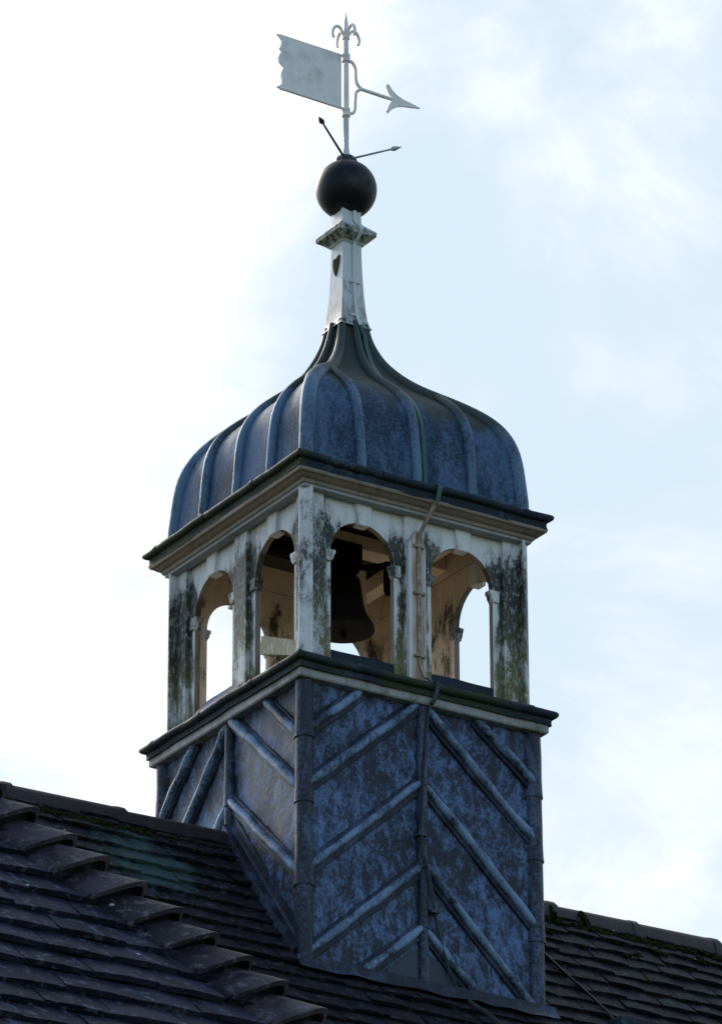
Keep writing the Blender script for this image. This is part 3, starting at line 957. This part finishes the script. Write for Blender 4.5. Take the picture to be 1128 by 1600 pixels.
# ================================================================ bell
bell = thing('bell', (0, 0, 1.46), 'dark bronze bell hanging in the front left arch of the turret', 'bell')
mb = MB()
mb.lathe([(.19, .795), (.215, .80), (.222, .815), (.215, .84), (.188, .885), (.165, .93), (.146, .99), (.134, 1.06), (.126, 1.14), (.118, 1.19), (.095, 1.225), (.05, 1.245), (.02, 1.25)], 40)
body = mb.build('bell_body', M_bell, bell, smooth=50)
mb = MB(); mb.tube([(0, 0, 1.15), (0, 0, .85), (0, 0, .80), (0, 0, .735)], [.012, .014, .024, .020], 10); mb.build('clapper', M_bell, bell)
mb = MB(); mb.box((-.13, -.10, 1.30), (.10, .10, 1.458))
mb.box((-.10, -.075, 1.24), (.09, .075, 1.302)); hs = mb.build('headstock', M_headstock, bell, bevel=.012)
mb = MB()
mb.tube([(.03, -.10, 1.27), (.12, -.16, 1.255), (.24, -.25, 1.28)], .024, 8)
mb.build('lever', M_headstock, bell)
mb = MB()
ol = [(-.045, 1.30), (.055, 1.29), (.055, 1.12), (.03, 1.13), (.01, 1.06), (-.03, 1.05), (-.045, 1.10)]
f0 = [mb.vert((.235+a*.85, -.235-a*.5-.02, z_)) for a, z_ in ol]; f1 = [mb.vert((.235+a*.85+.02, -.235-a*.5+.03, z_)) for a, z_ in ol]
mb.face(f0); mb.face(f1[::-1])
for i in range(len(ol)): mb.face((f0[i], f0[(i+1) % 7], f1[(i+1) % 7], f1[i]))
mb.build('counterweight', M_headstock, bell)
mb = MB(); mb.box((-.85, -.055, 1.27), (-.13, .055, 1.40)); mb.build('gudgeon_beam', M_headstock, bell, bevel=.01)

bell.scale = (1.07, 1.07, 1.07)
bell.location += Vector((-.03, .0, .03))

# ================================================================ lightning conductor
lc = thing('lightning_conductor', (0.02, -1.0, .1), 'lightning conductor strip running from ball down dome, post casing and lead base', 'lightning conductor')
def strip(name, pts, mat, w_=.016, n=4, th=.35):
    mb = MB(); P_ = path(pts, n); mb.tube(P_, w_, 6, squash=((0, -1, .3), th)); return mb.build(name, mat, lc, smooth=40)
strip('painted_strip', [(.02, -.10, 4.40), (.02, -.098, 4.25), (.022, -.17, 4.165), (.022, -.184, 4.12), (.02, -.128, 4.06), (.015, -.098, 4.02), (.012, -.096, 3.8), (.012, -.105, 3.6), (.018, -.122, 3.42), (.03, -.155, 3.31)], M_spire, .018)
pts = [(.03, -.155, 3.31)]
for h, z in DPROF:
    if z < 3.25: pts.append((.068, -(h+.022), z))
pts = [pts[0]] + sorted(pts[1:], key=lambda p: -p[2])
strip('green_strip', pts + [(.055, -1.00, 1.615), (.095, -1.03, 1.612), (.098, -1.125, 1.592), (.095, -1.142, 1.56), (.092, -1.128, 1.50), (.085, -1.12, 1.462)], M_copper, .022, 2)
strip('rusty_strip', [(.085, -1.12, 1.462), (.07, -1.07, 1.40), (.03, -1.02, 1.28), (.008, -.99, 1.16), (.008, -.985, .8), (.008, -.985, .35), (.012, -.985, .2), (.055, -1.0, .07)], M_rust, .017)
mb = MB()
ol = [(-.078, .03), (.072, .03), (.074, 1.12), (.034, 1.235), (-.012, 1.25), (-.076, 1.14)]
f0 = [mb.vert((a, -.978, z_)) for a, z_ in ol]; f1 = [mb.vert((a, -.935, z_)) for a, z_ in ol]
mb.face(f0); mb.face(f1[::-1])
for i in range(6): mb.face((f0[i], f0[(i+1) % 6], f1[(i+1) % 6], f1[i]))
mb.build('casing_board', M_casing, lc, bevel=.004)
for z in (1.12, .74, .24):
    mb = MB(); mb.box((-.03, -1.0, z-.007), (.045, -.973, z+.007))
    for x_ in (-.028, .042): mb.lathe([(.013, z-.012), (.016, z), (.013, z+.012)], 8, (x_, -.99))
    mb.build('clip', M_rust, lc)
for z, hh in ((3.70, .094), (3.40, .115)):
    mb = MB(); mb.box((-.03, -hh-.014, z-.008), (.055, -hh+.004, z+.008))
    for x_ in (-.026, .05): mb.lathe([(.01, z-.011), (.013, z), (.01, z+.011)], 8, (x_, -hh-.006))
    mb.build('clip', M_spire, lc, wear=.1)
strip('dark_strip', [(.055, -1.0, .075), (.06, -1.08, .01), (.062, -1.135, -.005), (.06, -1.142, -.035), (.055, -1.12, -.12), (.04, -1.095, -.165), (.026, -1.066, -.20), (-.02, -1.066, -.672), (-.045, -1.066, -1.222), (-.008, -1.068, -1.41),
                     (.012, -1.066, -1.48), (.09, -1.052, -1.83), (.153, -1.045, -2.061), (.259, -1.05, -2.30), (.33, -1.16, -2.44), (.421, -1.26, -2.55), (.62, -1.6, -2.97), (.9, -2.1, -3.6)], M_darkstrip, .017)
for x_, z_ in ((-.035, -1.19), (.07, -1.76)):
    mb = MB(); mb.box((x_-.035, -1.078, z_-.012), (x_+.035, -1.02, z_+.012)); mb.build('clip', M_darkstrip, lc)

# ---- slack cable over the right hand roof
cb = MB()
pts = [Vector((1.10, .1, ZR-.06)), Vector((1.13, 0, ZR+.062)), roof_pt(1.17, .10)+Vector((0, -.05, .06)), roof_pt(1.22, .28)+Vector((0, -.01, .03)), roof_pt(1.40, .85)+Vector((0, 0, .02)), roof_pt(1.58, 1.35)+Vector((0, 0, .03)), Vector((1.66, -1.0, dzz+.02))]
cb.tube(path(pts, 6), .012, 6)
tag(cb.build('cable', M_cable, smooth=60), 'thin black cable lying across the tiles right of the turret', 'cable')
